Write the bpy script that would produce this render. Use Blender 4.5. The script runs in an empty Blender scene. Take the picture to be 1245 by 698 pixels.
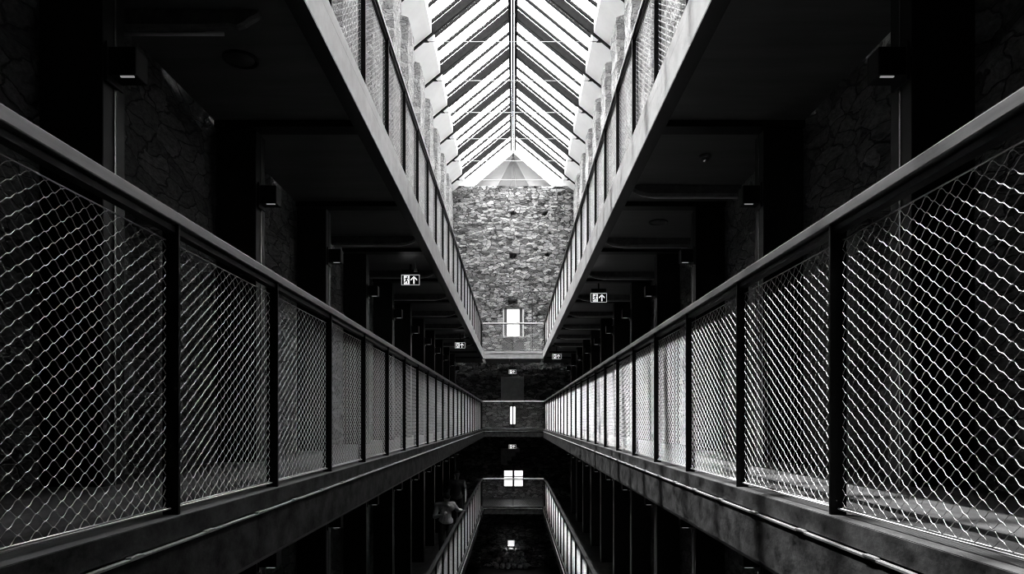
import bpy, bmesh, math, random
from mathutils import Vector, Matrix, noise
random.seed(7)
C = bpy.context.scene.collection
R = math.radians

# ------------------------------------------------------------------ helpers
class MB:
    """collects shapes for ONE mesh object"""
    def __init__(s):
        s.v = []; s.f = []; s.sm = []
    def add(s, vs, fs, smooth=False):
        n = len(s.v); s.v += [tuple(p) for p in vs]
        for f in fs:
            s.f.append(tuple(i + n for i in f)); s.sm.append(smooth)
        return s
    def box(s, x0, x1, y0, y1, z0, z1):
        if x0 > x1: x0, x1 = x1, x0
        if y0 > y1: y0, y1 = y1, y0
        if z0 > z1: z0, z1 = z1, z0
        return s.add([(x0,y0,z0),(x1,y0,z0),(x1,y1,z0),(x0,y1,z0),(x0,y0,z1),(x1,y0,z1),(x1,y1,z1),(x0,y1,z1)],
                     [(0,3,2,1),(4,5,6,7),(0,1,5,4),(1,2,6,5),(2,3,7,6),(3,0,4,7)])
    def bbox(s, x0, x1, y0, y1, z0, z1, b):
        """box with bevelled edges"""
        bm = bmesh.new(); bmesh.ops.create_cube(bm, size=1)
        for v in bm.verts:
            v.co = Vector(((x0+x1)/2 + v.co.x*abs(x1-x0), (y0+y1)/2 + v.co.y*abs(y1-y0), (z0+z1)/2 + v.co.z*abs(z1-z0)))
        bmesh.ops.bevel(bm, geom=bm.edges[:], offset=b, segments=1, affect='EDGES')
        bm.verts.index_update()
        s.add([v.co[:] for v in bm.verts], [[v.index for v in f.verts] for f in bm.faces]); bm.free(); return s
    def hexa(s, p):
        """8 corners: bottom loop 0-3, top loop 4-7"""
        return s.add(p, [(0,3,2,1),(4,5,6,7),(0,1,5,4),(1,2,6,5),(2,3,7,6),(3,0,4,7)])
    def tube(s, pts, r, n=6, cap=True):
        pts = [Vector(p) for p in pts]; rr = r if isinstance(r, (list, tuple)) else [r]*len(pts)
        rings = []; up = None
        for i, p in enumerate(pts):
            t = (pts[min(i+1, len(pts)-1)] - pts[max(i-1, 0)]).normalized()
            if up is None:
                up = Vector((1,0,0)) if abs(t.x) < .8 else Vector((0,0,1))
            u = (up - t*up.dot(t)).normalized(); w = t.cross(u); up = u
            rings.append([p + (u*math.cos(2*math.pi*k/n) + w*math.sin(2*math.pi*k/n))*rr[i] for k in range(n)])
        vs = [q for g in rings for q in g]; fs = []
        for i in range(len(pts)-1):
            for k in range(n):
                a = i*n+k; b = i*n+(k+1) % n
                fs.append((a, b, b+n, a+n))
        if cap:
            fs.append(tuple(range(n))[::-1]); fs.append(tuple((len(pts)-1)*n+k for k in range(n)))
        return s.add(vs, fs, True)
    def lathe(s, prof, c=(0,0,0), n=24):
        """prof: list of (radius, z)"""
        vs = []; fs = []
        for r, z in prof:
            for k in range(n):
                a = 2*math.pi*k/n; vs.append((c[0]+r*math.cos(a), c[1]+r*math.sin(a), c[2]+z))
        for i in range(len(prof)-1):
            for k in range(n):
                a = i*n+k; b = i*n+(k+1) % n; fs.append((a, b, b+n, a+n))
        fs.append(tuple(range(n))[::-1]); fs.append(tuple((len(prof)-1)*n+k for k in range(n)))
        return s.add(vs, fs, True)
    def prism(s, pts2, y0, y1):
        """polygon in XZ, extruded along Y"""
        n = len(pts2)
        return s.add([(x, y0, z) for x, z in pts2] + [(x, y1, z) for x, z in pts2],
                     [tuple(range(n)), tuple(range(2*n-1, n-1, -1))] + [(i, i+n, (i+1) % n + n, (i+1) % n) for i in range(n)])
    def ball(s, c, r, seg=12, rings=8, sc=(1,1,1)):
        vs = []; fs = []
        for i in range(rings+1):
            th = math.pi*i/rings
            for k in range(seg):
                a = 2*math.pi*k/seg
                vs.append((c[0]+sc[0]*r*math.sin(th)*math.cos(a), c[1]+sc[1]*r*math.sin(th)*math.sin(a), c[2]+sc[2]*r*math.cos(th)))
        for i in range(rings):
            for k in range(seg):
                a = i*seg+k; b = i*seg+(k+1) % seg; fs.append((a, a+seg, b+seg, b))
        return s.add(vs, fs, True)
    def build(s, name, mat, parent=None, fix=True):
        me = bpy.data.meshes.new(name); me.from_pydata(s.v, [], s.f)
        me.polygons.foreach_set('use_smooth', s.sm)
        if fix:
            bm = bmesh.new(); bm.from_mesh(me); bmesh.ops.recalc_face_normals(bm, faces=bm.faces[:]); bm.to_mesh(me); bm.free()
        me.materials.append(mat)
        o = bpy.data.objects.new(name, me); C.objects.link(o)
        if parent: o.parent = parent
        return o

def tag(o, label, cat, group=None, kind=None):
    o['label'] = label; o['category'] = cat
    if group: o['group'] = group
    if kind: o['kind'] = kind
    return o
def thing(name, loc, label, cat, group=None, rz=0):
    o = bpy.data.objects.new(name, None); C.objects.link(o); o.location = loc; o.rotation_euler = (0,0,rz)
    o.empty_display_size = .1
    return tag(o, label, cat, group)
def copy_part(o, parent, loc=None):
    c = o.copy(); C.objects.link(c); c.parent = parent
    if loc is not None: c.location = loc
    for ch in list(o.children): copy_part(ch, c)
    return c
def copy_thing(o, loc, label, cat, group=None, rz=0):
    c = o.copy(); C.objects.link(c); c.location = loc; c.rotation_euler = (0,0,rz)
    tag(c, label, cat, group)
    for ch in list(o.children): copy_part(ch, c)
    return c
def structure(o, label, cat):
    o['kind'] = 'structure'; return tag(o, label, cat)
ORD = ['first','second','third','fourth','fifth','sixth','seventh','eighth','ninth','tenth','eleventh','twelfth','thirteenth','fourteenth','fifteenth','sixteenth']

# ------------------------------------------------------------------ materials
def new_mat(name):
    m = bpy.data.materials.new(name); m.use_nodes = True
    nt = m.node_tree; return m, nt, nt.nodes['Principled BSDF']
def grey(v): return (v, v, v, 1)
def mat(name, v, rough=.5, metal=0, var=0, scale=8, bump=0, stretch=(1,1,1), spec=.5):
    m, nt, b = new_mat(name)
    b.inputs['Base Color'].default_value = grey(v); b.inputs['Roughness'].default_value = rough
    b.inputs['Metallic'].default_value = metal; b.inputs['Specular IOR Level'].default_value = spec
    if var or bump:
        tc = nt.nodes.new('ShaderNodeTexCoord'); mp = nt.nodes.new('ShaderNodeMapping'); mp.inputs['Scale'].default_value = stretch
        n = nt.nodes.new('ShaderNodeTexNoise'); n.inputs['Scale'].default_value = scale; n.inputs['Detail'].default_value = 7; n.inputs['Roughness'].default_value = .65
        nt.links.new(tc.outputs['Object'], mp.inputs[0]); nt.links.new(mp.outputs[0], n.inputs['Vector'])
        rp = nt.nodes.new('ShaderNodeValToRGB'); rp.color_ramp.elements[0].position = .3; rp.color_ramp.elements[1].position = .72
        rp.color_ramp.elements[0].color = grey(max(0, v*(1-var))); rp.color_ramp.elements[1].color = grey(v*(1+var))
        nt.links.new(n.outputs['Fac'], rp.inputs[0]); nt.links.new(rp.outputs[0], b.inputs['Base Color'])
        if bump:
            bp = nt.nodes.new('ShaderNodeBump'); bp.inputs['Strength'].default_value = bump; bp.inputs['Distance'].default_value = .02
            nt.links.new(n.outputs['Fac'], bp.inputs['Height']); nt.links.new(bp.outputs[0], b.inputs['Normal'])
    return m
def stone_mat(name, sc, lo, hi, mortar, bump=.8, dist=.04, seed=0.0, edge=.10):
    """rubble masonry: irregular flat stones, each its own grey, with dark recessed joints"""
    m, nt, b = new_mat(name); N = nt.nodes.new; L = nt.links.new
    b.inputs['Roughness'].default_value = .9; b.inputs['Specular IOR Level'].default_value = .2
    tc = N('ShaderNodeTexCoord'); mp = N('ShaderNodeMapping'); mp.inputs['Scale'].default_value = sc; mp.inputs['Location'].default_value = (seed, seed, seed)
    L(tc.outputs['Object'], mp.inputs[0])
    wn = N('ShaderNodeTexNoise'); wn.inputs['Scale'].default_value = 1.1; wn.inputs['Detail'].default_value = 4
    L(mp.outputs[0], wn.inputs['Vector'])
    sub = N('ShaderNodeVectorMath'); sub.operation = 'SUBTRACT'; sub.inputs[1].default_value = (.5,.5,.5); L(wn.outputs['Color'], sub.inputs[0])
    scl = N('ShaderNodeVectorMath'); scl.operation = 'SCALE'; scl.inputs['Scale'].default_value = .95; L(sub.outputs[0], scl.inputs[0])
    add = N('ShaderNodeVectorMath'); L(mp.outputs[0], add.inputs[0]); L(scl.outputs[0], add.inputs[1])
    vc = N('ShaderNodeTexVoronoi'); vc.inputs['Scale'].default_value = 1; L(add.outputs[0], vc.inputs['Vector'])
    ve = N('ShaderNodeTexVoronoi'); ve.feature = 'DISTANCE_TO_EDGE'; ve.inputs['Scale'].default_value = 1; L(add.outputs[0], ve.inputs['Vector'])
    er = N('ShaderNodeMapRange'); er.inputs['From Min'].default_value = .01; er.inputs['From Max'].default_value = edge; er.interpolation_type = 'SMOOTHSTEP'
    L(ve.outputs['Distance'], er.inputs['Value'])
    sep = N('ShaderNodeSeparateColor'); L(vc.outputs['Color'], sep.inputs[0])
    cr = N('ShaderNodeMapRange'); cr.inputs['To Min'].default_value = lo; cr.inputs['To Max'].default_value = hi; L(sep.outputs[0], cr.inputs['Value'])
    fn = N('ShaderNodeTexNoise'); fn.inputs['Scale'].default_value = 5; fn.inputs['Detail'].default_value = 9; fn.inputs['Roughness'].default_value = .72; L(mp.outputs[0], fn.inputs['Vector'])
    fr = N('ShaderNodeMapRange'); fr.inputs['From Min'].default_value = .3; fr.inputs['From Max'].default_value = .7; fr.inputs['To Min'].default_value = .45; fr.inputs['To Max'].default_value = 1.5; L(fn.outputs['Fac'], fr.inputs['Value'])
    mul = N('ShaderNodeMath'); mul.operation = 'MULTIPLY'; L(cr.outputs[0], mul.inputs[0]); L(fr.outputs[0], mul.inputs[1])
    mix = N('ShaderNodeMix'); mix.data_type = 'FLOAT'; mix.inputs[2].default_value = mortar; L(er.outputs[0], mix.inputs[0]); L(mul.outputs[0], mix.inputs[3])
    L(mix.outputs[0], b.inputs['Base Color'])
    hs = N('ShaderNodeMath'); hs.operation = 'MULTIPLY_ADD'; hs.inputs[1].default_value = 1.1; L(fn.outputs['Fac'], hs.inputs[0]); L(er.outputs[0], hs.inputs[2])
    h2 = N('ShaderNodeMath'); h2.operation = 'MULTIPLY_ADD'; h2.inputs[1].default_value = .5; L(sep.outputs[1], h2.inputs[0]); L(hs.outputs[0], h2.inputs[2])
    bp = N('ShaderNodeBump'); bp.inputs['Strength'].default_value = bump; bp.inputs['Distance'].default_value = dist
    L(h2.outputs[0], bp.inputs['Height']); L(bp.outputs[0], b.inputs['Normal'])
    return m
def emit_mat(name, v, strength):
    m, nt, b = new_mat(name); b.inputs['Base Color'].default_value = grey(.8)
    b.inputs['Emission Color'].default_value = grey(v); b.inputs['Emission Strength'].default_value = strength
    return m
def glass_mat(name, tint=.92):
    m, nt, b = new_mat(name); nt.nodes.remove(b); N = nt.nodes.new
    t = N('ShaderNodeBsdfTransparent'); t.inputs[0].default_value = grey(tint)
    g = N('ShaderNodeBsdfGlossy'); g.inputs['Roughness'].default_value = .02
    lw = N('ShaderNodeLayerWeight'); lw.inputs[0].default_value = .5
    pw = N('ShaderNodeMath'); pw.operation = 'POWER'; pw.inputs[1].default_value = 4; nt.links.new(lw.outputs['Facing'], pw.inputs[0])
    f = N('ShaderNodeMath'); f.operation = 'MULTIPLY_ADD'; f.inputs[1].default_value = .25; f.inputs[2].default_value = .02; nt.links.new(pw.outputs[0], f.inputs[0])
    x = N('ShaderNodeMixShader'); nt.links.new(f.outputs[0], x.inputs[0]); nt.links.new(t.outputs[0], x.inputs[1]); nt.links.new(g.outputs[0], x.inputs[2])
    nt.links.new(x.outputs[0], nt.nodes['Material Output'].inputs[0]); return m

M = dict(
    far=stone_mat('rubble_far', (4.1, 4.1, 9.4), .10, .58, .05, 1.0, .08, 0, .09),
    side=stone_mat('rubble_side', (3.9, 3.9, 8.0), .32, .60, .2, 1.0, .12, 3.1, .045),
    black=mat('black_paint', .003, .45, spec=.25),
    column=mat('column_paint', .005, .4, spec=.35),
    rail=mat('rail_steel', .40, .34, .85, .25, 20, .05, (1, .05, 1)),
    wire=mat('wire_steel', .58, .30, 1.0),
    fascia_light=mat('pale_fascia', .42, .45, 0, .25, 5, .08, (1, 1, 1)),  # upper fascia: same paint as below, its stronger daylight put into the tone
    fascia_dark=mat('dark_fascia', .042, .55, .0, .95, 9, .3, (1, .7, 1), .05),  # lower fascias: same paint, their shade put into the tone
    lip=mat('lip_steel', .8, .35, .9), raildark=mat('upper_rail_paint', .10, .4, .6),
    deck=mat('deck_boards', .065, .5, 0, .6, 7, .3, (1, .35, 1), .3),
    soffit=mat('dark_ceiling', .13, .38, 0, .25, 3, 0, (.3, 2, 1), .4),
    plaster=mat('pale_plaster', .78, .8, 0, .05, 2),
    gable=mat('gable_board', .17, .7, 0, .06, 2),
    rafter=mat('dark_timber', .012, .6, 0, .3, 9, spec=.04),
    rod=mat('tie_rod_steel', .35, .4, .6),
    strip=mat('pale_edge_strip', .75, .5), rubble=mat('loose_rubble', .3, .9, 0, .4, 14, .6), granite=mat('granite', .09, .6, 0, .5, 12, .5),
    trimstrip=mat('bright_strip', .5, .25, 1.0),
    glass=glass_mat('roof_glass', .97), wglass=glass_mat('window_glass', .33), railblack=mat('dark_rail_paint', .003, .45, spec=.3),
    white=mat('white_paint', .75, .5), window=mat('window_frame', .05, .5),
    lens=emit_mat('lamp_lens', 1, .2), sign=emit_mat('sign_light', 1, .9), signdim=emit_mat('sign_frame', 1, .35),
    lamp=emit_mat('lamp_face', 1, .8), lampdown=emit_mat('lamp_lens_below', 1, 10),
    ground=mat('ground_slate', .03, .5, 0, .4, 4, .1),
    skin=mat('skin', .5, .5), shirt=mat('shirt', .5, .8, 0, .35, 30, 0, (3, 1, .3)), tee=mat('tee', .10, .85, 0, .2, 15),
    trousers=mat('trousers', .012, .85), hair=mat('hair', .012, .5), shoe=mat('shoe', .02, .5), board=mat('board', .045, .6),
    patch=mat('infill_block', .8, .9, 0, .18, 6, .4),
)

# ------------------------------------------------------------------ layout
CX = .035                         # camera offset from the atrium's centre line
HALF = 1.22                       # railing line
COLX0, COLX1 = 2.08, 2.44
WALLX = 2.47
P0, DP = 2.50, 1.045              # posts
Q0, DQ = 3.52, 2.09               # columns
YN, YF = -3.6, 29.5               # near and far walls
YL = 26.45                        # far landings start here
LEVELS = {'lower': -3.0, 'middle': 0.0, 'upper': 3.03}
SN = {-1: 'left', 1: 'right'}
NP = range(-3, 23)                # posts
NC = range(0, 11)

# ------------------------------------------------------------------ shell
b = MB().box(-4.2, 4.2, YN-.5, YF+.5, -6.2, -6.0)
structure(b.build('floor', M['ground']), 'dark slate ground floor at the bottom of the atrium', 'floor')

def side_wall(s):
    """stone side wall: rough grid, flat lower storeys with narrow cell slots, stepped piers above the upper walkway"""
    dy, dz = .07, .07
    ny = int((YF - YN)/dy); z0, z1 = -6.0, 10.62; nz = int((z1 - z0)/dz)
    vs = []; fs = []
    for j in range(nz+1):
        z = z0 + (z1-z0)*j/nz
        for i in range(ny+1):
            y = YN + (YF-YN)*i/ny
            x = WALLX
            ph = (y - Q0) % DQ
            if z > 3.05:
                pp = (y - 16.45) % DQ
                pier = pp < .98
                x = 2.52 if (pier and z < 10.1 and y < 28.6) else 2.72
                if y > 28.9: x = 2.62
                if not pier and .98+.22 < pp < .98+.88 and (4.6 < z < 7.05) and y < 28: x = 3.25
            else:
                lz = z - (0 if z > -.2 else (-3 if z > -3.2 else -6))
                if .93 < ph < 1.24 and lz < 1.78 and Q0 - 2*DQ < y < 28: x = 3.0
            p = Vector((s*7, y*1.0, z*1.0))
            rough = .045*noise.fractal(p*2.2, 1, 2, 4) + .03*(noise.cell(Vector((s*3, y*3.1 + .3*noise.noise(p*3), z*5.3)))-.5)
            x += rough*(.45 if z > 3.05 else 1)
            vs.append((s*x, y, z))
    for j in range(nz):
        for i in range(ny):
            a = j*(ny+1)+i
            fs.append((a, a+1, a+ny+2, a+ny+1))
    m = MB(); m.add(vs, fs)
    # solid backing closes the wall towards outside
    m.box(s*3.35, s*3.6, YN-.3, YF+.5, -6.1, 12.0)
    o = m.build('wall_'+SN[s], M['side'])
    structure(o, 'rough stone side wall along the %s of the atrium, stepped piers above' % SN[s], 'wall')
for s in (-1, 1): side_wall(s)

# far wall openings (x0, x1, z0, z1)
def fx(px): return CX + (px-625)*YF/830
def fz(py): return .345 - (py-511)*YF/830
OPEN = {1: (fx(611.5), fx(637), fz(409.5), fz(373.5)),
        2: (fx(619), fx(628), fz(517), fz(493)),
        3: (fx(611.5), fx(637), fz(593), fz(571))}
PATCH = [(fx(609), fx(637), fz(487), fz(458))] + [(fx(609), fx(632 - i*5), fz(550+i*5), fz(545+i*5)) for i in range(4)]
HOLES = [(fx(623), fz(259)), (fx(663), fz(258.5)), (fx(624), fz(311)), (fx(665), fz(309.5))]
def far_wall():
    xs = set(); zs = set(); d = .09
    x = -2.9
    while x < 2.95: xs.add(round(x, 4)); x += d
    z = -6.0
    while z < 10.5: zs.add(round(z, 4)); z += d
    for o in OPEN.values():
        for g, lo, hi in ((xs, o[0], o[1]), (zs, o[2], o[3])):
            for q in (lo, hi):
                near = min(g, key=lambda t: abs(t-q)); g.discard(near); g.add(q)
    xs = sorted(xs); zs = sorted(zs)
    def inside(x, z, e=0):
        return any(o[0]-e < x < o[1]+e and o[2]-e < z < o[3]+e for o in OPEN.values())
    vs = []; fs = []
    for z in zs:
        for x in xs:
            p = Vector((x, 3, z)); r = 0
            if not inside(x, z, .05):
                r = .04*noise.fractal(p*2.2, 1, 2, 4) + .035*(noise.cell(Vector((x*2.9, 9, z*6.5)))-.5)
                if any(a-.12 < x < b_+.12 and c-.12 < z < d_+.12 for a, b_, c, d_ in PATCH): r = -.03
                for hx, hz in HOLES:
                    if abs(x-hx) < .11 and abs(z-hz) < .07: r -= .35
            vs.append((x, YF - r, z))
    n = len(xs)
    for j in range(len(zs)-1):
        for i in range(n-1):
            if inside((xs[i]+xs[i+1])/2, (zs[j]+zs[j+1])/2): continue
            a = j*n+i; fs.append((a, a+1, a+n+1, a+n))
    m = MB(); m.add(vs, fs)
    # thick wall body behind, cut round the openings (columns of blocks)
    for k, (x0, x1, z0, z1) in OPEN.items():
        m.box(x0-.04, x0, YF-.02, YF+.65, z0-.04, z1+.04); m.box(x1, x1+.04, YF-.02, YF+.65, z0-.04, z1+.04)
        m.box(x0, x1, YF-.02, YF+.65, z0-.04, z0); m.box(x0, x1, YF-.02, YF+.65, z1, z1+.04)
    X0 = min(o[0] for o in OPEN.values()); X1 = max(o[1] for o in OPEN.values())
    m.box(-3.4, X0, YF+.42, YF+.65, -6.1, 10.35); m.box(X1, 3.4, YF+.42, YF+.65, -6.1, 10.35)
    ed = sorted([(o[2], o[3], o[0], o[1]) for o in OPEN.values()]); zc = -6.1
    for z0, z1, x0, x1 in ed:
        m.box(X0, X1, YF+.42, YF+.65, zc, z0)
        if x0 > X0+.02: m.box(X0, x0, YF+.42, YF+.65, z0, z1)
        if x1 < X1-.02: m.box(x1, X1, YF+.42, YF+.65, z0, z1)
        zc = z1
    m.box(X0, X1, YF+.42, YF+.65, zc, 10.35)
    m.box(-3.4, 3.4, YF+.06, YF+1.2, 10.33, 10.42)          # coping
    o = m.build('wall_far', M['far'])
    structure(o, 'tall rubble stone end wall lit from the roof, small windows in it', 'wall')
far_wall()
m = MB().box(-3.6, 3.6, YN-.3, YN, -6.1, 13)
structure(m.build('wall_near', M['side']), 'stone end wall of the atrium behind the viewer', 'wall')

# gable above the far wall: an apex on the ridge, two flanks and a recessed centre board
A = (0, 30.1, 12.15)
m = MB()
BL, BR, IL, IR = (-2.02, 30.1, 10.42), (2.02, 30.1, 10.42), (-1.08, 31.3, 10.42), (1.08, 31.3, 10.42)
A2 = (0, 30.45, 12.1)
m.add([A, BL, IL, A2, IR, BR], [(0, 1, 2, 3), (3, 2, 4), (0, 3, 4, 5)])
o = m.build('wall_gable', M['gable'], fix=False)
structure(o, 'pale boarded triangular gable under the end of the glass ridge', 'wall')
n_ = (Vector(IR)-Vector(IL)).cross(Vector(A2)-Vector(IL)).normalized()
mb = MB()
for sx in (-.17, .17):
    p0 = Vector((sx, 31.28, 10.42)); t = 1-abs(sx)/1.08; 
    p1 = Vector(IL).lerp(Vector(IR), .5+sx/2.16).lerp(Vector(A2), t*.98)
    mb.tube([p0, p1], .008, 4)
mb.build('joint_line', M['rod'], o)

# ------------------------------------------------------------------ glass roof
HU, SL = 12.345, .82              # underside of the rafters at the ridge, slope
roof = thing('glass_roof', (0, 0, HU), 'long pitched glass roof on dark rafters high above the atrium', 'roof')
def slope_bar(s, x0, x1, y0, y1, o0, o1):
    """box along the roof slope; o0/o1 offsets above the rafter underside"""
    z = lambda x: -SL*abs(x)
    return MB().hexa([(s*x0,y0,z(x0)+o0),(s*x1,y0,z(x1)+o0),(s*x1,y1,z(x1)+o0),(s*x0,y1,z(x0)+o0),
                      (s*x0,y0,z(x0)+o1),(s*x1,y0,z(x1)+o1),(s*x1,y1,z(x1)+o1),(s*x0,y1,z(x0)+o1)])
KR = range(-3, 13)
ROOF0 = 3.3                       # daylight starts here; an added unseen cover blocks the near end
for s in (-1, 1):
    raf = slope_bar(s, .06, 2.75, -.04, .04, 0, .27).build('rafter', M['rafter'], roof)
    for i, k in enumerate(KR):
        o = raf if i == 0 else copy_part(raf, roof)
        o.location = (0, Q0 + k*DQ, 0)
    bar = slope_bar(s, .06, 2.3, -.038, .038, .315, .40).build('glazing_bar', M['rafter'], roof)
    pane = slope_bar(s, .10, 2.3, .045, DQ/3-.045, .36, .372).build('glass_pane', M['glass'], roof)
    first = True
    for k in KR:
        for q in range(3):
            y = Q0 + k*DQ - .02 + q*DQ/3
            if first: bar.location = (0, y, 0); pane.location = (0, y, 0); first = False
            else: copy_part(bar, roof, (0, y, 0)); copy_part(pane, roof, (0, y, 0))
    br = MB().prism([(0,0),(s*-.13,0),(s*.0,.10)], -.03, .03).build('rod_bracket', M['black'], roof)
    for i, k in enumerate(KR):
        o = br if i == 0 else copy_part(br, roof)
        o.location = (s*2.36, Q0+k*DQ, -SL*2.36 - .01)
rb = MB().box(-.135, -.052, YN, 30.2, -.10, .42); rb.build('ridge_plate', M['rafter'], roof)
rb = MB().box(.052, .135, YN, 30.2, -.10, .42); rb.build('ridge_plate', M['rafter'], roof)
rb = MB().box(-.036, .036, YN, 30.2, .05, .45); rb.build('ridge_beam', M['rafter'], roof)
kp = MB().tube([(0, 30.0, .4), (0, 30.0, -.33)], .035, 8); kp.ball((0, 30.0, -.36), .055); kp.build('king_post', M['black'], roof)
rod = MB().tube([(-2.36, 0, -SL*2.36), (2.36, 0, -SL*2.36)], .011, 6).build('tie_rod', M['rod'], roof)
for i, k in enumerate(KR):
    o = rod if i == 0 else copy_part(rod, roof)
    o.location = (0, Q0+k*DQ, 0)
for s in (-1, 1):
    z = lambda x: HU - SL*x
    m = MB().hexa([(s*2.15, YN, z(2.15)+.05), (s*3.5, YN, z(3.5)+.05), (s*3.5, 30.2, z(3.5)+.05), (s*2.15, 30.2, z(2.15)+.05),
                   (s*2.15, YN, z(2.15)+.33), (s*3.5, YN, z(3.5)+.33), (s*3.5, 30.2, z(3.5)+.33), (s*2.15, 30.2, z(2.15)+.33)])
    structure(m.build('ceiling_'+SN[s], M['plaster']), 'white sloping plaster soffit between the glass and the %s wall' % SN[s], 'ceiling')

m = MB()  # unseen cover added to darken the near decks
z = lambda x: HU - SL*x + .46
m.prism([(-2.4, z(2.4)), (0, z(0)), (2.4, z(2.4)), (2.4, z(2.4)+.1), (0, z(0)+.1), (-2.4, z(2.4)+.1)], YN-.2, ROOF0)
structure(m.build('ceiling_near', M['rafter']), 'dark boarded roof over the near end of the atrium', 'ceiling')

# ------------------------------------------------------------------ walkways
for lv, z0 in LEVELS.items():
    for s in (-1, 1):
        w = thing('walkway', (s*1.8, YN+.2, z0), '%s long %s walkway deck with steel edge beam beside the atrium void' % (SN[s], lv), 'walkway')
        def bx(m, xa, xb, ya, yb, za, zb):      # world x,y -> local
            return m.box(s*xa - s*1.8, s*xb - s*1.8, ya-(YN+.2), yb-(YN+.2), za, zb)
        ye = YF - .10
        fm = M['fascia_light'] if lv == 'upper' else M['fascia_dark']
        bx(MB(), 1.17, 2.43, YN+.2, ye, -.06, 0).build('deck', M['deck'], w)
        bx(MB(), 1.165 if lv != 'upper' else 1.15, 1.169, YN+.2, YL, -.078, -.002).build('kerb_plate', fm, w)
        lip = MB(); bx(lip, 1.145 if lv != 'upper' else 1.1495, 1.165, YN+.2, YL, -.092, -.085 if lv != 'upper' else -.078)
        y = YN+.5
        while y < YL-.2 and lv != 'upper':                          # little clips along the lip
            bx(lip, 1.142, 1.16, y, y+.07, -.085, -.079); y += .52
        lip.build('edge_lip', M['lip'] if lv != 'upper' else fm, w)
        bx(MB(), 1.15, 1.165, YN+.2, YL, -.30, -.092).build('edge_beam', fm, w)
        bx(MB(), 1.15, 1.26, YN+.2, YL, -.315, -.30).build('beam_flange', M['column'], w)
        bx(MB(), 1.24, 1.26, YN+.2, YL, -.30, -.061).build('beam_back', M['soffit'], w)
        bx(MB(), 1.262, 2.43, YN+.2, ye, -.215, -.19).build('ceiling_panel', M['soffit'], w)
        cb = None
        for k in range(-2, 12):
            y = Q0 + k*DQ
            if cb is None:
                cb = bx(MB(), 1.264, 2.43, y, y+.16, -.27, -.216).build('cross_beam', M['column'], w)
            else:
                copy_part(cb, w, (0, (k+2)*DQ, 0))
    w = thing('walkway', (0, YL, z0), 'short %s landing across the far end of the atrium' % lv, 'walkway')
    MB().box(-1.168, 1.168, 0, YF-YL-.10, -.06, 0).build('deck', M['deck'], w)
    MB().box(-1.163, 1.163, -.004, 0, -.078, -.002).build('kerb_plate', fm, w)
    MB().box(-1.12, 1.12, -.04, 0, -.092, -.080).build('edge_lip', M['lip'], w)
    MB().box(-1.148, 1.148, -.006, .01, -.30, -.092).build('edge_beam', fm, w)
    MB().box(-1.148, 1.148, .02, YF-YL-.10, -.215, -.19).build('ceiling_panel', M['soffit'], w)

# ------------------------------------------------------------------ railings
def mesh_panel(w, h, step, r, n):
    cw, ch = .0675, .0456; sl = ch/cw; m = MB()
    for fam in (1, -1):
        c = -w*sl if fam > 0 else 0.0
        c = math.ceil(c/ch)*ch
        top = h if fam > 0 else h + w*sl
        while c < top:
            # y range where 0<z<h
            if fam > 0: ya, yb = max(0, -c/sl), min(w, (h-c)/sl)
            else: ya, yb = max(0, (c-h)/sl), min(w, c/sl)
            if yb - ya > .02:
                pts = []; k = max(2, int((yb-ya)/step))
                for i in range(k+1):
                    y = ya + (yb-ya)*i/k
                    a = 4*math.pi*y/cw
                    z = c + fam*sl*y - fam*.0026*math.sin(a)
                    pts.append((.0012*math.cos(a/2 + (0 if fam > 0 else math.pi)), y, min(h, max(0, z))))
                m.tube(pts, r, n, cap=False)
            c += ch
    # border wire
    m.tube([(0,0,0),(0,w,0)], .0025, 6); m.tube([(0,0,h),(0,w,h)], .0025, 6)
    return m
PW, PH = DP-.075, .965
fine = mesh_panel(PW, PH, .0675/8, .00125, 4).build('mesh_panel', M['wire'], None, fix=False)
protos = {'fine': fine}; used = set()
def panel(kind, parent, loc, rz=0, sx=1):
    o = protos[kind]
    if kind in used: o = o.copy(); C.objects.link(o)
    used.add(kind); o.parent = parent; o.location = loc; o.rotation_euler = (0,0,rz); o.scale = (1, sx, 1)
    return o
def post(parent, proto, loc):
    if proto is None:
        o = MB().bbox(-.03, .03, -.007, .007, 0, 1.06, .0015).build('post', M['black'], parent)
    else:
        o = proto.copy(); C.objects.link(o); o.parent = parent
    o.location = loc; return o
pp = None
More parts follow.
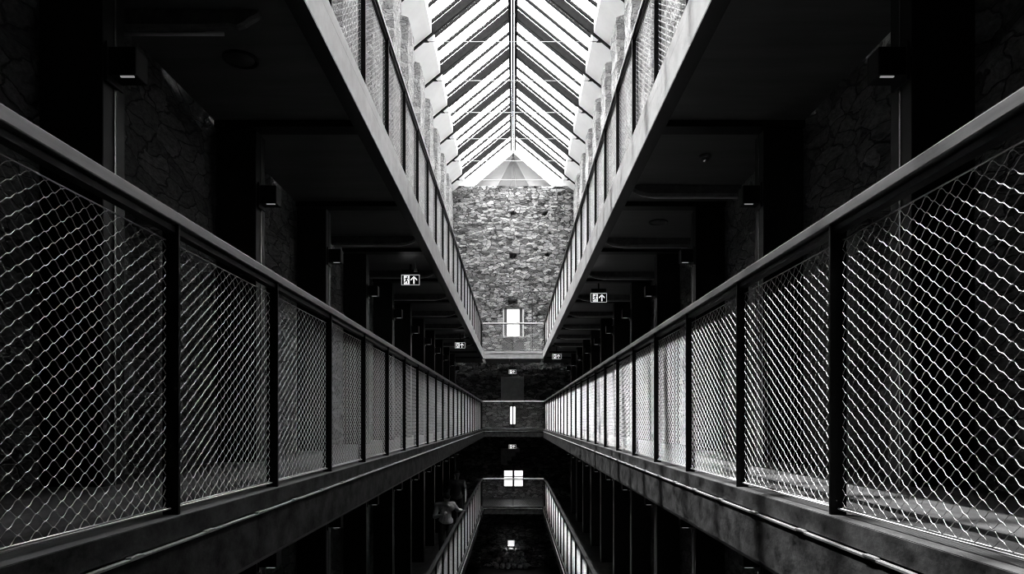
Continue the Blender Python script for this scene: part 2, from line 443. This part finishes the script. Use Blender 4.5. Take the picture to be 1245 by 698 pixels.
for lv, z0 in LEVELS.items():
    for s in (-1, 1):
        y0 = P0 + NP[0]*DP
        w = thing('railing', (s*HALF, y0, z0), '%s long %s railing of black posts, wire mesh and metal handrail' % (SN[s], lv), 'railing')
        L_ = YL - .02 - y0
        m = MB().bbox(-s*.035, s*.03, -.3, L_, 1.06, 1.10, .003) if s > 0 else MB().bbox(-.03, .035, -.3, L_, 1.06, 1.10, .003)
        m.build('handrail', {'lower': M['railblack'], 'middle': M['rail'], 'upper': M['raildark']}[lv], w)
        MB().box(-.018, .018, -.3, L_-.02, 1.03, 1.052).build('under_rail', M['column'], w)
        MB().tube([(0, -.3, .022), (0, L_-.02, .022)], .004, 6).build('bottom_cable', M['wire'], w)
        for k in NP:
            y = P0 + k*DP - y0
            pp_ = post(w, pp, (0, y, 0)); pp = pp or pp_
            near = True
            if k < NP[-1]:
                panel('fine' if near else 'coarse', w, (0, y+.035, .03))
        post(w, pp, (0, L_-.04, 0))
    w = thing('railing', (0, YL+.02, z0), 'short %s railing with a bright handrail across the far landing' % lv, 'railing')
    MB().bbox(-1.18, 1.18, -.03, .03, 1.06, 1.10, .003).build('handrail', M['white'], w)  # white tone stands in for sunlight on this rail
    MB().box(-1.16, 1.16, -.012, .012, 1.03, 1.052).build('under_rail', M['column'], w)
    o = MB().bbox(-.007, .007, -.03, .03, 0, 1.06, .0015).build('post', M['column'], w)
    MB().tube([(-1.16, 0, .022), (1.16, 0, .022)], .004, 6).build('bottom_cable', M['wire'], w)
    for x in (-1.16, .0+.012): panel('fine', w, (x+.04, 0, .03), -math.pi/2, 1.115).location = (x+.02, 0, .03)
    for ob in [c for c in w.children if c.name.startswith('mesh_panel')]:
        ob.rotation_euler = (0, 0, -math.pi/2)

# ------------------------------------------------------------------ columns and wall lights
cproto = lproto = None
for lv, z0 in LEVELS.items():
    if lv == 'upper': continue
    for s in (-1, 1):
        for i, k in enumerate(NC):
            y = Q0 + k*DQ
            lab = 'black steel column on the %s %s walkway, %s from the camera' % (SN[s], lv, ORD[i])
            loc = (s*2.26, y+.1, z0); rz = 0 if s < 0 else math.pi
            if cproto is None:       # built for the left side: the face towards the void is +x
                cproto = thing('column', loc, lab, 'column', 'steel columns along the walkways')
                MB().bbox(-.155, .175, -.1, .1, 0, 2.735, .004).build('body', M['column'], cproto)
                MB().box(.176, .181, -.007, .007, 0, 2.73).build('cover_strip', M['trimstrip'], cproto)
            else:
                copy_thing(cproto, loc, lab, 'column', 'steel columns along the walkways', rz)
            lab = 'small black box light on the %s %s column, %s from the camera' % (SN[s], lv, ORD[i])
            loc = (s*2.072, y+.07, z0+2.12); 
            if lproto is None:
                lproto = thing('wall_light', loc, lab, 'wall light', 'box lights on the columns')
                MB().bbox(.0, .15, -.06, .06, .012, .16, .004).build('housing', M['black'], lproto)
                MB().box(.065, .135, -.051, -.040, .006, .012).build('lens', M['lens'], lproto)
                MB().box(.0, .012, -.075, .075, -.02, .18).build('back_plate', M['column'], lproto)
            else:
                c = copy_thing(lproto, loc, lab, 'wall light', 'box lights on the columns', 0 if s < 0 else math.pi)
                if s > 0:           # keep the lens on the side nearer the camera
                    for ch in c.children:
                        if ch.name.startswith('lens'): ch.location = (0, .09, 0)

# ------------------------------------------------------------------ corbels, downlights, detectors, sprinklers
def corbel(x_in, x_out, ragged):
    """granite bracket stone: flat bar with a rounded or broken end; origin at the wall end, points to +x"""
    L_ = x_out - x_in; m = MB(); n = 10
    ring = []
    for i in range(n+1):
        t = i/n; x = L_*(.0 + .8*min(1, t/.4)) if t < .4 else L_*(.8 + .2*math.sin((t-.4)/.6*math.pi/2))
        hb = -.105 if t < .4 else -.105*math.cos((t-.4)/.6*math.pi/2*.93)
        wd = .05
        if ragged and t > .35:
            hb *= random.uniform(.7, 1.1); wd *= random.uniform(.6, 1.1)
        ring.append([(x, -wd, 0), (x, -wd, hb+.012), (x, -wd+.02, hb), (x, wd*.3, hb), (x, wd*.3+.02, hb+.02), (x, wd, 0)])
    vs = [p for r in ring for p in r]; fs = []
    for i in range(n):
        for k in range(6):
            a = i*6+k; c = i*6+(k+1) % 6; fs.append((a, c, c+6, a+6))
    fs.append(tuple(range(6))); fs.append(tuple(n*6+k for k in range(6)))
    m.add(vs, fs, False); return m
def cob(s, y, z, x_in, ragged, lab, proto=None):
    if proto: return tag_copy(proto, (s*2.42, y, z), lab, s)
    o = corbel(x_in, 2.42, ragged).build('corbel', M['granite'])
    o.location = (s*2.42, y, z); o.rotation_euler = (0, 0, 0 if s < 0 else math.pi)
    L_ = 2.42 - x_in; yy = .03 if s < 0 else -.03
    MB().tube([(.02, yy, -.108), (L_*.78, yy, -.108), (L_*.90, yy, -.085), (L_*.97, yy, -.05)] if not ragged else [(.02, yy, -.106), (L_*.74, yy, -.106)], .015, 6).build('edge_strip', M['strip'], o)  # pale line painted in for the light along the lower edge
    return tag(o, lab, 'corbel')
def tag_copy(p, loc, lab, s):
    o = p.copy(); C.objects.link(o); o.location = loc; o.rotation_euler = (0,0,0 if s < 0 else math.pi)
    for ch in p.children:
        c = copy_part(ch, o)
        if abs(p.rotation_euler[2] - o.rotation_euler[2]) > 1: c.location = (0, .06, 0)
    return tag(o, lab, 'corbel', 'granite corbels under the upper walkways')
cob(-1, 4.14, 2.812, 1.50, True, 'dark granite corbel with a broken pointed tip under the upper left walkway')
p0 = None
for s, st in ((1, 7.2), (-1, 9.2)):
    for i in range(8 if s > 0 else 7):
        y = st + i*DQ
        lab = 'dark rounded granite corbel under the upper %s walkway, %s from the camera' % (SN[s], ORD[i] if s > 0 else ORD[i+1])
        if p0 is None:
            p0 = cob(s, y, 2.812, 1.28, False, lab); p0['group'] = 'granite corbels under the upper walkways'
        else: tag_copy(p0, (s*2.42, y, 2.812), lab, s)
d0 = None
for s, y, lab in ((-1, 4.66, 'round dark recessed downlight in the ceiling beyond the broken corbel on the left'),
                  (1, 8.49, 'round dark recessed downlight in the right ceiling between two rounded corbels')):
    if d0 is None:
        d0 = thing('downlight', (s*1.83, y, 2.812), lab, 'downlight', 'ceiling downlights')
        MB().lathe([(.12, 0), (.12, -.012), (.105, -.016), (.095, -.004)], n=32).build('bezel', M['black'], d0)
        MB().lathe([(.09, -.001), (.09, -.006)], n=32).build('diffuser', M['board'], d0)
    else: copy_thing(d0, (s*1.83, y, 2.812), lab, 'downlight', 'ceiling downlights')
d = thing('smoke_detector', (1.82, 6.37, 2.815), 'small glossy domed smoke detector on the dark ceiling at upper right', 'detector')
MB().lathe([(.055, 0), (.055, -.018), (.045, -.03)], n=24).build('base', M['board'], d)
MB().lathe([(.036, -.028), (.03, -.05), (.015, -.058)], n=24).build('sensor_cap', M['trimstrip'], d)
sp = None
def sprinkler(x, y, z, lab):
    global sp
    if sp is None:
        sp = thing('sprinkler', (x, y, z), lab, 'sprinkler', 'ceiling sprinklers')
        MB().tube([(0,0,0),(0,0,-.10)], .008, 8).build('stem', M['white'], sp)
        m = MB(); m.ball((0,0,-.12), .024); m.lathe([(.03,-.145),(.03,-.149)], n=16); m.build('head', M['white'], sp)
    else: copy_thing(sp, (x, y, z), lab, 'sprinkler', 'ceiling sprinklers')

# ------------------------------------------------------------------ exit signs
def exit_sign_parts(t, top):
    MB().bbox(-.15, .15, -.02, .02, -.09, .09, .004).build('case', M['black'], t)
    MB().box(-.13, .13, -.03, .03, .092, .16).build('mount', M['black'], t)
    MB().box(-.012, .012, -.012, .012, .16, top).build('hanger', M['black'], t)
    f = MB(); y0, y1 = -.026, -.0205
    f.box(-.145, .145, y0, y1, .073, .083); f.box(-.145, .145, y0, y1, -.083, -.073)
    f.box(-.145, -.135, y0, y1, -.073, .073); f.box(.135, .145, y0, y1, -.073, .073)
    f.build('frame', M['signdim'], t)
    d = MB().box(-.105, -.015, y0, y1, -.066, .066); d.build('doorway', M['sign'], t)
    # running man, dark on the lit doorway
    r = MB(); ya, yb = -.032, -.0265
    def limb(a, b_, w):
        a = Vector(a); b_ = Vector(b_); n = Vector((-(b_-a).y, (b_-a).x)).normalized()*w
        q = [a+n, b_+n, b_-n, a-n]; r.prism([(p.x, p.y) for p in q], ya, yb)
    n = 10; r.prism([(-.048+.012*math.cos(2*math.pi*i/n), .046+.012*math.sin(2*math.pi*i/n)) for i in range(n)], ya, yb)
    limb((-.056,.034),(-.066,-.006),.011); limb((-.066,-.006),(-.042,-.022),.007); limb((-.042,-.022),(-.046,-.055),.007)
    limb((-.068,-.006),(-.080,-.034),.007); limb((-.080,-.034),(-.104,-.036),.007)
    limb((-.055,.030),(-.035,.012),.005); limb((-.035,.012),(-.020,.020),.005); limb((-.058,.030),(-.086,.022),.005); limb((-.086,.022),(-.094,.0),.005)
    r.build('running_figure', M['black'], t)
    a = MB().prism([(.055,.062),(.105,.012),(.105,-.010),(.065,.028),(.065,-.062),(.045,-.062),(.045,.028),(.005,-.010),(.005,.012)], y0, y1)
    a.build('arrow', M['sign'], t)
for x, y, z, top, lab, dr in (
        (-1.60, 10.8, 2.56, .25, 'lit exit sign hanging under the upper left walkway, the nearer and larger', (.10, 2.815)),
        (-1.50, 19.4, 2.47, .34, 'lit exit sign hanging under the upper left walkway, the farther and smaller', (.14, 2.815)),
        (1.545, 12.2, 2.53, .28, 'lit exit sign hanging under the upper right walkway, the nearer and larger', None),
        (1.41, 22.0, 2.40, .41, 'lit exit sign hanging under the upper right walkway, the farther and smaller', (.12, 2.815)),
        (-.03, 27.0, 2.26, .55, 'small lit exit sign hanging under the upper far landing', (-.12, 2.815)),
        (-.03, 27.0, -.70, .50, 'small lit exit sign hanging under the middle far landing', (-.12, -.215))):
    t = thing('exit_sign', (x, y, z), lab, 'exit sign', 'hanging exit signs'); exit_sign_parts(t, top)
    if dr: sprinkler(x+dr[0], y-.15, dr[1], 'tiny white sprinkler head beside the exit sign under the ' + lab.split('under the ')[1].replace(',', '').replace('the nearer and larger', 'nearer').replace('the farther and smaller', 'farther'))

# ------------------------------------------------------------------ far wall fittings
def window(n, rect, lab, splits, side, fw):
    x0, x1, z0, z1 = rect; t = bpy.data.objects.new('window_%d' % n, None); C.objects.link(t); t.location = (0, YF, 0); structure(t, lab, 'window')
    yf0, yf1 = .10, .16
    f = MB()
    f.box(x0, x0+fw, yf0, yf1, z0, z1); f.box(x1-fw, x1, yf0, yf1, z0, z1); f.box(x0+fw, x1-fw, yf0, yf1, z0, z0+fw); f.box(x0+fw, x1-fw, yf0, yf1, z1-fw, z1)
    for q in splits[0]: f.box(q-fw*.4, q+fw*.4, yf0, yf1, z0+fw, z1-fw)
    for q in splits[1]: f.box(x0+fw, x1-fw, yf0+.01, yf1-.01, q-fw*.4, q+fw*.4)
    f.build('frame', M['white'] if n == 1 else M['window'], t)
    MB().box(x0+fw, x1-fw, yf0+.03, yf0+.036, z0+fw, z1-fw).build('pane', M['wglass'], t)
    for (a, b_) in side:
        MB().bbox(a, b_, yf0-.03, yf0-.002, z0+fw, z1-fw, .004).build('shutter', M['window'], t)
    return t
o1 = OPEN[1]
window(1, o1, 'bright window with narrow side shutters high on the far wall', ([], [fz(392)]), [(fx(613.0), fx(616.4)), (fx(631.6), fx(635.4))], .045)
o2 = OPEN[2]
window(2, o2, 'narrow slit window glowing behind the middle far landing', ([(o2[0]+o2[1])/2], []), [], .05)
o3 = OPEN[3]
window(3, o3, 'two-leaf window glowing behind the lower far landing', ([fx(623.7), fx(624.3), fx(624.9)], [fz(579.5)]), [], .05)
m = MB(); 
for z0, z1 in ((fz(426), fz(417)),):
    for (a, b_) in ((fx(610.5), fx(623.4)), (fx(625.2), fx(637.2))):
        t = MB().bbox(a, b_, YF-.16, YF-.08, z0, z1, .005).build('wall_board', M['board'])
        tag(t, 'dark square board under the upper far window, the %s of the pair' % ('left' if a < 0 and b_ < .05 else 'right'), 'board', 'boards under the far window')
m = MB().tube([(fx(647), YF-.10, 3.035), (fx(647), YF-.10, fz(364))], .018, 8)
for zz in (4.2, 5.0): m.box(fx(647)-.03, fx(647)+.03, YF-.12, YF-.06, zz, zz+.03)
tag(m.build('conduit', M['black']), 'thin dark vertical pipe on the far wall right of the bright window', 'pipe')
m = MB().bbox(fx(618), fx(629), YF-.12, YF+.03, fz(366.4), fz(364), .004)
tag(m.build('lamp_bar', M['black']), 'short dark fitting on the far wall just above the bright window', 'fitting')
m = MB().bbox(*PATCH[0][:2], YF-.03, YF+.025, *PATCH[0][2:], .008)
tag(m.build('infill_panel', M['patch']), 'pale squared stone patch on the far wall above the slit window', 'stone patch')
m = MB()
for i in range(4): m.bbox(*PATCH[1+i][:2], YF-.03, YF+.025, *PATCH[1+i][2:], .008)
tag(m.build('stepped_stones', M['patch']), 'pale stepped stone patch on the far wall above the two-leaf window', 'stone patch')
# ground level: lit box on rough stones
t = thing('box_lamp', (fx(621.5), YF-.38, -5.0), 'small glowing white box lamp on the far wall above rubble at the bottom', 'lamp')
MB().bbox(-.16, .16, -.05, .05, 0, .25, .03).build('case', M['white'], t)
MB().bbox(-.135, .135, -.062, -.051, .025, .225, .004).build('face', M['lamp'], t)
MB().box(-.12, .12, -.04, .04, -.008, -.001).build('lower_lens', M['lampdown'], t)  # hidden glow added under the case to light the stones
MB().box(-.03, .03, .051, .31, .10, .15).build('bracket', M['black'], t)
rnd = random.Random(4); ns = 0
for row, (z, n, half) in enumerate(((-6.0, 6, .62), (-5.74, 5, .5), (-5.48, 5, .45), (-5.27, 3, .28))):
    for i in range(n):
        x = t.location.x - half + 2*half*i/(n-1)
        m = MB(); hx = half/(n-1)*.9
        hz = (.13, .13, .105, .085)[row]
        bm = bmesh.new(); bmesh.ops.create_icosphere(bm, subdivisions=2, radius=1)
        sd = rnd.random()*50
        for v in bm.verts:
            q = v.co.copy(); k = 1/max(abs(q.x), abs(q.y), abs(q.z))**.8
            v.co = Vector((q.x*k*hx, q.y*k*.2, q.z*k*hz)) * (.9 + .28*noise.noise(q*1.3 + Vector((sd,0,0))))
        bm.verts.index_update()
        m.add([v.co[:] for v in bm.verts], [[v.index for v in f.verts] for f in bm.faces]); bm.free()
        o = m.build('rubble_stone', M['rubble']); o.location = (x, YF-.34, z+hz)
        tag(o, 'rough grey stone under the glowing box lamp, %s row up, %s from left' % (ORD[row], ORD[i]), 'stone', 'rubble stones under the box lamp'); ns += 1

# ------------------------------------------------------------------ people
def fuse(name, segs, m, parent, voxel, smooth=3, balls=()):
    """tapered limbs fused into one continuous surface"""
    g = MB()
    for a, b_, r0, r1 in segs:
        a = Vector(a); b_ = Vector(b_); L_ = (b_-a).length; d = (b_-a).normalized(); pts = []; rr = []
        for i in range(5):                       # rounded start
            th = math.pi/2*(1-i/5); pts.append(a - d*r0*math.sin(th)); rr.append(max(r0*math.cos(th), r0*.05))
        for i in range(1, 6): pts.append(a.lerp(b_, i/6)); rr.append(r0+(r1-r0)*i/6)
        for i in range(6):
            th = math.pi/2*i/5; pts.append(b_ + d*r1*math.sin(th)); rr.append(max(r1*math.cos(th), r1*.05))
        g.tube(pts, rr, 12)
    for c, r, sc in balls: g.ball(c, r, 16, 12, sc)
    o = g.build(name, m, parent)
    md = o.modifiers.new('remesh', 'REMESH'); md.mode = 'VOXEL'; md.voxel_size = voxel; md.use_smooth_shade = True
    if smooth:
        sm = o.modifiers.new('smooth', 'SMOOTH'); sm.factor = .5; sm.iterations = smooth
    return o
def hand(wrist, d, up, side, curl, hs=1.0):
    """palm, four unequal bent fingers and a thumb; d = forward, up = back of the hand, side = towards the thumb"""
    w = Vector(wrist); d = Vector(d).normalized(); up = Vector(up); up = (up - d*up.dot(d)).normalized(); sd = d.cross(up)*side
    segs = []
    for k, off in enumerate((-.03, -.01, .01, .03)):
        segs.append((w + sd*off*.6, w + d*.085 + sd*off, .014, .012))
        L_ = (.060, .072, .078, .070)[k]
        p = w + d*.09 + sd*off; a = curl
        for j, fr in enumerate((.45, .32, .23)):
            dr = d*math.cos(a) - up*math.sin(a); q = p + dr*L_*fr
            segs.append((p, q, .0088-.0008*j, .008-.0008*j)); p = q; a += curl*1.3
    tb = w + d*.025 + sd*.03; td = (d*.75 + sd*.8 - up*.25).normalized()
    segs.append((tb, tb + td*.04, .012, .010)); segs.append((tb + td*.04, tb + td*.04 + (d*.9 + sd*.2 - up*.3).normalized()*.032, .0098, .0085))
    return segs
def head_parts(c, look, tilt):
    """head + face for the body mesh. c: centre of the skull; look: facing yaw vector; tilt: downwards pitch"""
    f = Vector(look).normalized(); s = f.cross(Vector((0,0,1))).normalized()
    fd = (f*math.cos(tilt) - Vector((0,0,1))*math.sin(tilt)).normalized(); u = s.cross(fd).normalized()
    c = Vector(c); P = lambda a, b_, e: c + s*a + fd*b_ + u*e
    segs = [(P(0,-.012,.03), P(0,.02,.035), .082, .078), (P(0,.03,-.03), P(0,.055,-.08), .062, .036),     # skull, jaw
            (P(0,.088,.012), P(0,.108,-.022), .010, .015),                                                # nose
            (P(-.03,.083,.035), P(.03,.083,.035), .014, .014),                                            # brow
            (P(-.02,.088,-.052), P(.02,.088,-.052), .009, .009), (P(-.018,.086,-.066), P(.018,.086,-.066), .009, .009),  # lips
            (P(-.082,-.005,.02), P(-.082,-.01,-.025), .016, .011), (P(.082,-.005,.02), P(.082,-.01,-.025), .016, .011)]  # ears
    eyes = [(P(-.032,.082,.008), .012, (1,1,1)), (P(.032,.082,.008), .012, (1,1,1))]
    return segs, eyes, P
# --- leaning visitor at the lower left railing
px_, py_ = -1.60, 16.35
t = thing('person', (px_, py_, -3.0), 'person in pale patterned shirt and dark trousers leaning over the lower left railing', 'person')
hc = (.02, -.06, 1.48); look = (.35, -.9, 0)
hsegs, eyes, P = head_parts(hc, look, .75)
hipL, hipR = (.09, .02, .88), (-.09, .0, .88)
shL, shR = (.17, .02, 1.33), (-.19, -.06, 1.32)
elL, wrL = (.27, .22, 1.16), (.36, .40, 1.14)
elR, wrR = (-.25, -.10, 1.05), (-.06, -.24, 1.10)
body = [((-.06,.01,.92),(.06,.01,.92),.10,.10), ((0,.01,.95),(0,0,1.2),.115,.125), ((-.10,-.02,1.26),(.10,0,1.27),.095,.095), (shR,shL,.06,.06),
        ((0,-.02,1.34),(.015,-.04,1.42),.05,.048),
        (hipL,(.10,-.06,.47),.085,.056), ((.10,-.06,.47),(.10,0,.08),.054,.036), ((.10,.02,.045),(.13,-.17,.035),.038,.03),
        (hipR,(-.10,-.04,.47),.085,.056), ((-.10,-.04,.47),(-.10,.02,.08),.054,.036), ((-.10,.04,.045),(-.12,-.15,.035),.038,.03),
        (shL,elL,.047,.038), (elL,wrL,.037,.025), (shR,elR,.047,.038), (elR,wrR,.037,.025)] + hsegs
body += hand((.362,.402,1.138), (.45,.75,-.12), (0,0,1), -1, .22) + hand((-.055,-.243,1.103), (.6,-.5,.5), (-.3,-.8,.3), 1, .5)
fuse('body', body, M['skin'], t, .006, 2, eyes)
fuse('shirt', [((-.05,.01,.93),(.06,.01,.93),.122,.122), ((0,.01,.97),(0,0,1.2),.132,.138), ((-.11,-.02,1.25),(.11,0,1.26),.105,.105), (shR,shL,.072,.072),
               (shL,elL,.064,.055), (elL,(.335,.35,1.145),.054,.042), (shR,elR,.064,.055), (elR,(-.10,-.21,1.09),.054,.042), ((-.03,-.10,1.33),(.05,-.10,1.31),.04,.04)], M['shirt'], t, .012, 3)
fuse('trousers', [((-.06,.01,.90),(.06,.01,.90),.112,.112), (hipL,(.10,-.06,.47),.10,.075), ((.10,-.06,.47),(.10,0,.09),.072,.058), (hipR,(-.10,-.04,.47),.10,.075), ((-.10,-.04,.47),(-.10,.02,.09),.072,.058)], M['trousers'], t, .012, 3)
fuse('shoe', [((.10,.03,.045),(.13,-.18,.042),.045,.038)], M['shoe'], t, .01, 2)
fuse('shoe', [((-.10,.05,.045),(-.12,-.16,.042),.045,.038)], M['shoe'], t, .01, 2)
fuse('hair', [(P(0,-.03,.05),P(0,.01,.075),.088,.078), (P(-.06,-.02,.02),P(-.07,-.03,-.06),.045,.035), (P(.06,-.02,.02),P(.07,-.03,-.06),.045,.035), (P(0,-.06,.03),P(0,-.07,-.07),.06,.04)], M['hair'], t, .009, 2)
# --- standing visitor behind
t = thing('person', (-1.75, 21.4, -3.0), 'person in grey T-shirt standing behind the leaning visitor on the lower left walkway', 'person')
hc = (0, -.03, 1.63); hsegs, eyes, P = head_parts(hc, (.3, -.95, 0), .15)
shL, shR = (.19, 0, 1.42), (-.19, 0, 1.42); hipL, hipR = (.09, .01, .92), (-.09, .01, .92)
elL, wrL = (.26, .02, 1.13), (.27, -.08, .90); elR, wrR = (-.26, .02, 1.13), (-.26, -.06, .88)
body = [((-.06,.01,.96),(.06,.01,.96),.105,.105), ((0,.01,1.0),(0,0,1.28),.12,.135), ((-.11,0,1.34),(.11,0,1.34),.10,.10), (shR,shL,.06,.06), ((0,0,1.44),(0,-.015,1.55),.054,.052),
        (hipL,(.10,-.02,.49),.09,.058), ((.10,-.02,.49),(.10,.02,.08),.056,.037), ((.10,.04,.045),(.12,-.15,.035),.04,.03),
        (hipR,(-.10,-.02,.49),.09,.058), ((-.10,-.02,.49),(-.10,.02,.08),.056,.037), ((-.10,.04,.045),(-.12,-.15,.035),.04,.03),
        (shL,elL,.05,.04), (elL,wrL,.039,.027), (shR,elR,.05,.04), (elR,wrR,.039,.027)] + hsegs
body += hand(wrL, (.02,-.25,-1), (1,-.2,0), -1, .3) + hand(wrR, (0,-.2,-1), (-1,-.2,0), 1, .3)
fuse('body', body, M['skin'], t, .006, 2, eyes)
fuse('t_shirt', [((-.06,.01,.94),(.06,.01,.94),.124,.124), ((0,.01,1.0),(0,0,1.28),.135,.148), ((-.12,0,1.34),(.12,0,1.34),.112,.112), (shR,shL,.076,.076),
                 (shL,(.235,.015,1.24),.068,.064), (shR,(-.235,.015,1.24),.068,.064)], M['tee'], t, .012, 3)
fuse('trousers', [((-.06,.01,.93),(.06,.01,.93),.116,.116), (hipL,(.10,-.02,.49),.105,.078), ((.10,-.02,.49),(.10,.02,.09),.075,.06), (hipR,(-.10,-.02,.49),.105,.078), ((-.10,-.02,.49),(-.10,.02,.09),.075,.06)], M['trousers'], t, .012, 3)
fuse('shoe', [((.10,.05,.045),(.12,-.16,.042),.046,.04)], M['shoe'], t, .01, 2)
fuse('shoe', [((-.10,.05,.045),(-.12,-.16,.042),.046,.04)], M['shoe'], t, .01, 2)
fuse('hair', [(P(0,-.03,.055),P(0,.005,.07),.083,.074), (P(0,-.055,.02),P(0,-.055,-.03),.06,.045)], M['hair'], t, .009, 2)

# ------------------------------------------------------------------ light, camera
W = bpy.data.worlds.new('World'); bpy.context.scene.world = W; W.use_nodes = True
bg = W.node_tree.nodes['Background']; bg.inputs[0].default_value = grey(1); bg.inputs[1].default_value = 15.0
sun = bpy.data.lights.new('sun', 'SUN'); sun.energy = 12.0; sun.angle = R(.7); so = bpy.data.objects.new('sun', sun); C.objects.link(so)
sd = Vector((-.25, .22, 1)).normalized()           # towards the sun
so.rotation_euler = sd.to_track_quat('Z', 'Y').to_euler(); so.location = (-3, 8, 20)
cam = bpy.data.cameras.new('camera'); co = bpy.data.objects.new('camera', cam); C.objects.link(co)
co.location = (CX, 0, .345); co.rotation_euler = (R(90), 0, 0)
cam.sensor_width = 36; cam.lens = 24.0; cam.shift_x = -2.5/1245; cam.shift_y = (511-349)/1245; cam.clip_start = .05; cam.clip_end = 200
S = bpy.context.scene; S.camera = co
S.view_settings.view_transform = 'Standard'; S.view_settings.look = 'None'; S.view_settings.exposure = .15; S.view_settings.gamma = 1
S.view_settings.use_curve_mapping = False
S.cycles.max_bounces = 8; S.cycles.diffuse_bounces = 4; S.cycles.glossy_bounces = 4; S.cycles.transparent_max_bounces = 12; S.cycles.transmission_bounces = 4
S.cycles.caustics_reflective = False; S.cycles.caustics_refractive = False
S.cycles.use_denoising = True
S.cycles.pixel_filter_type = 'BLACKMAN_HARRIS'; S.cycles.filter_width = 1.1
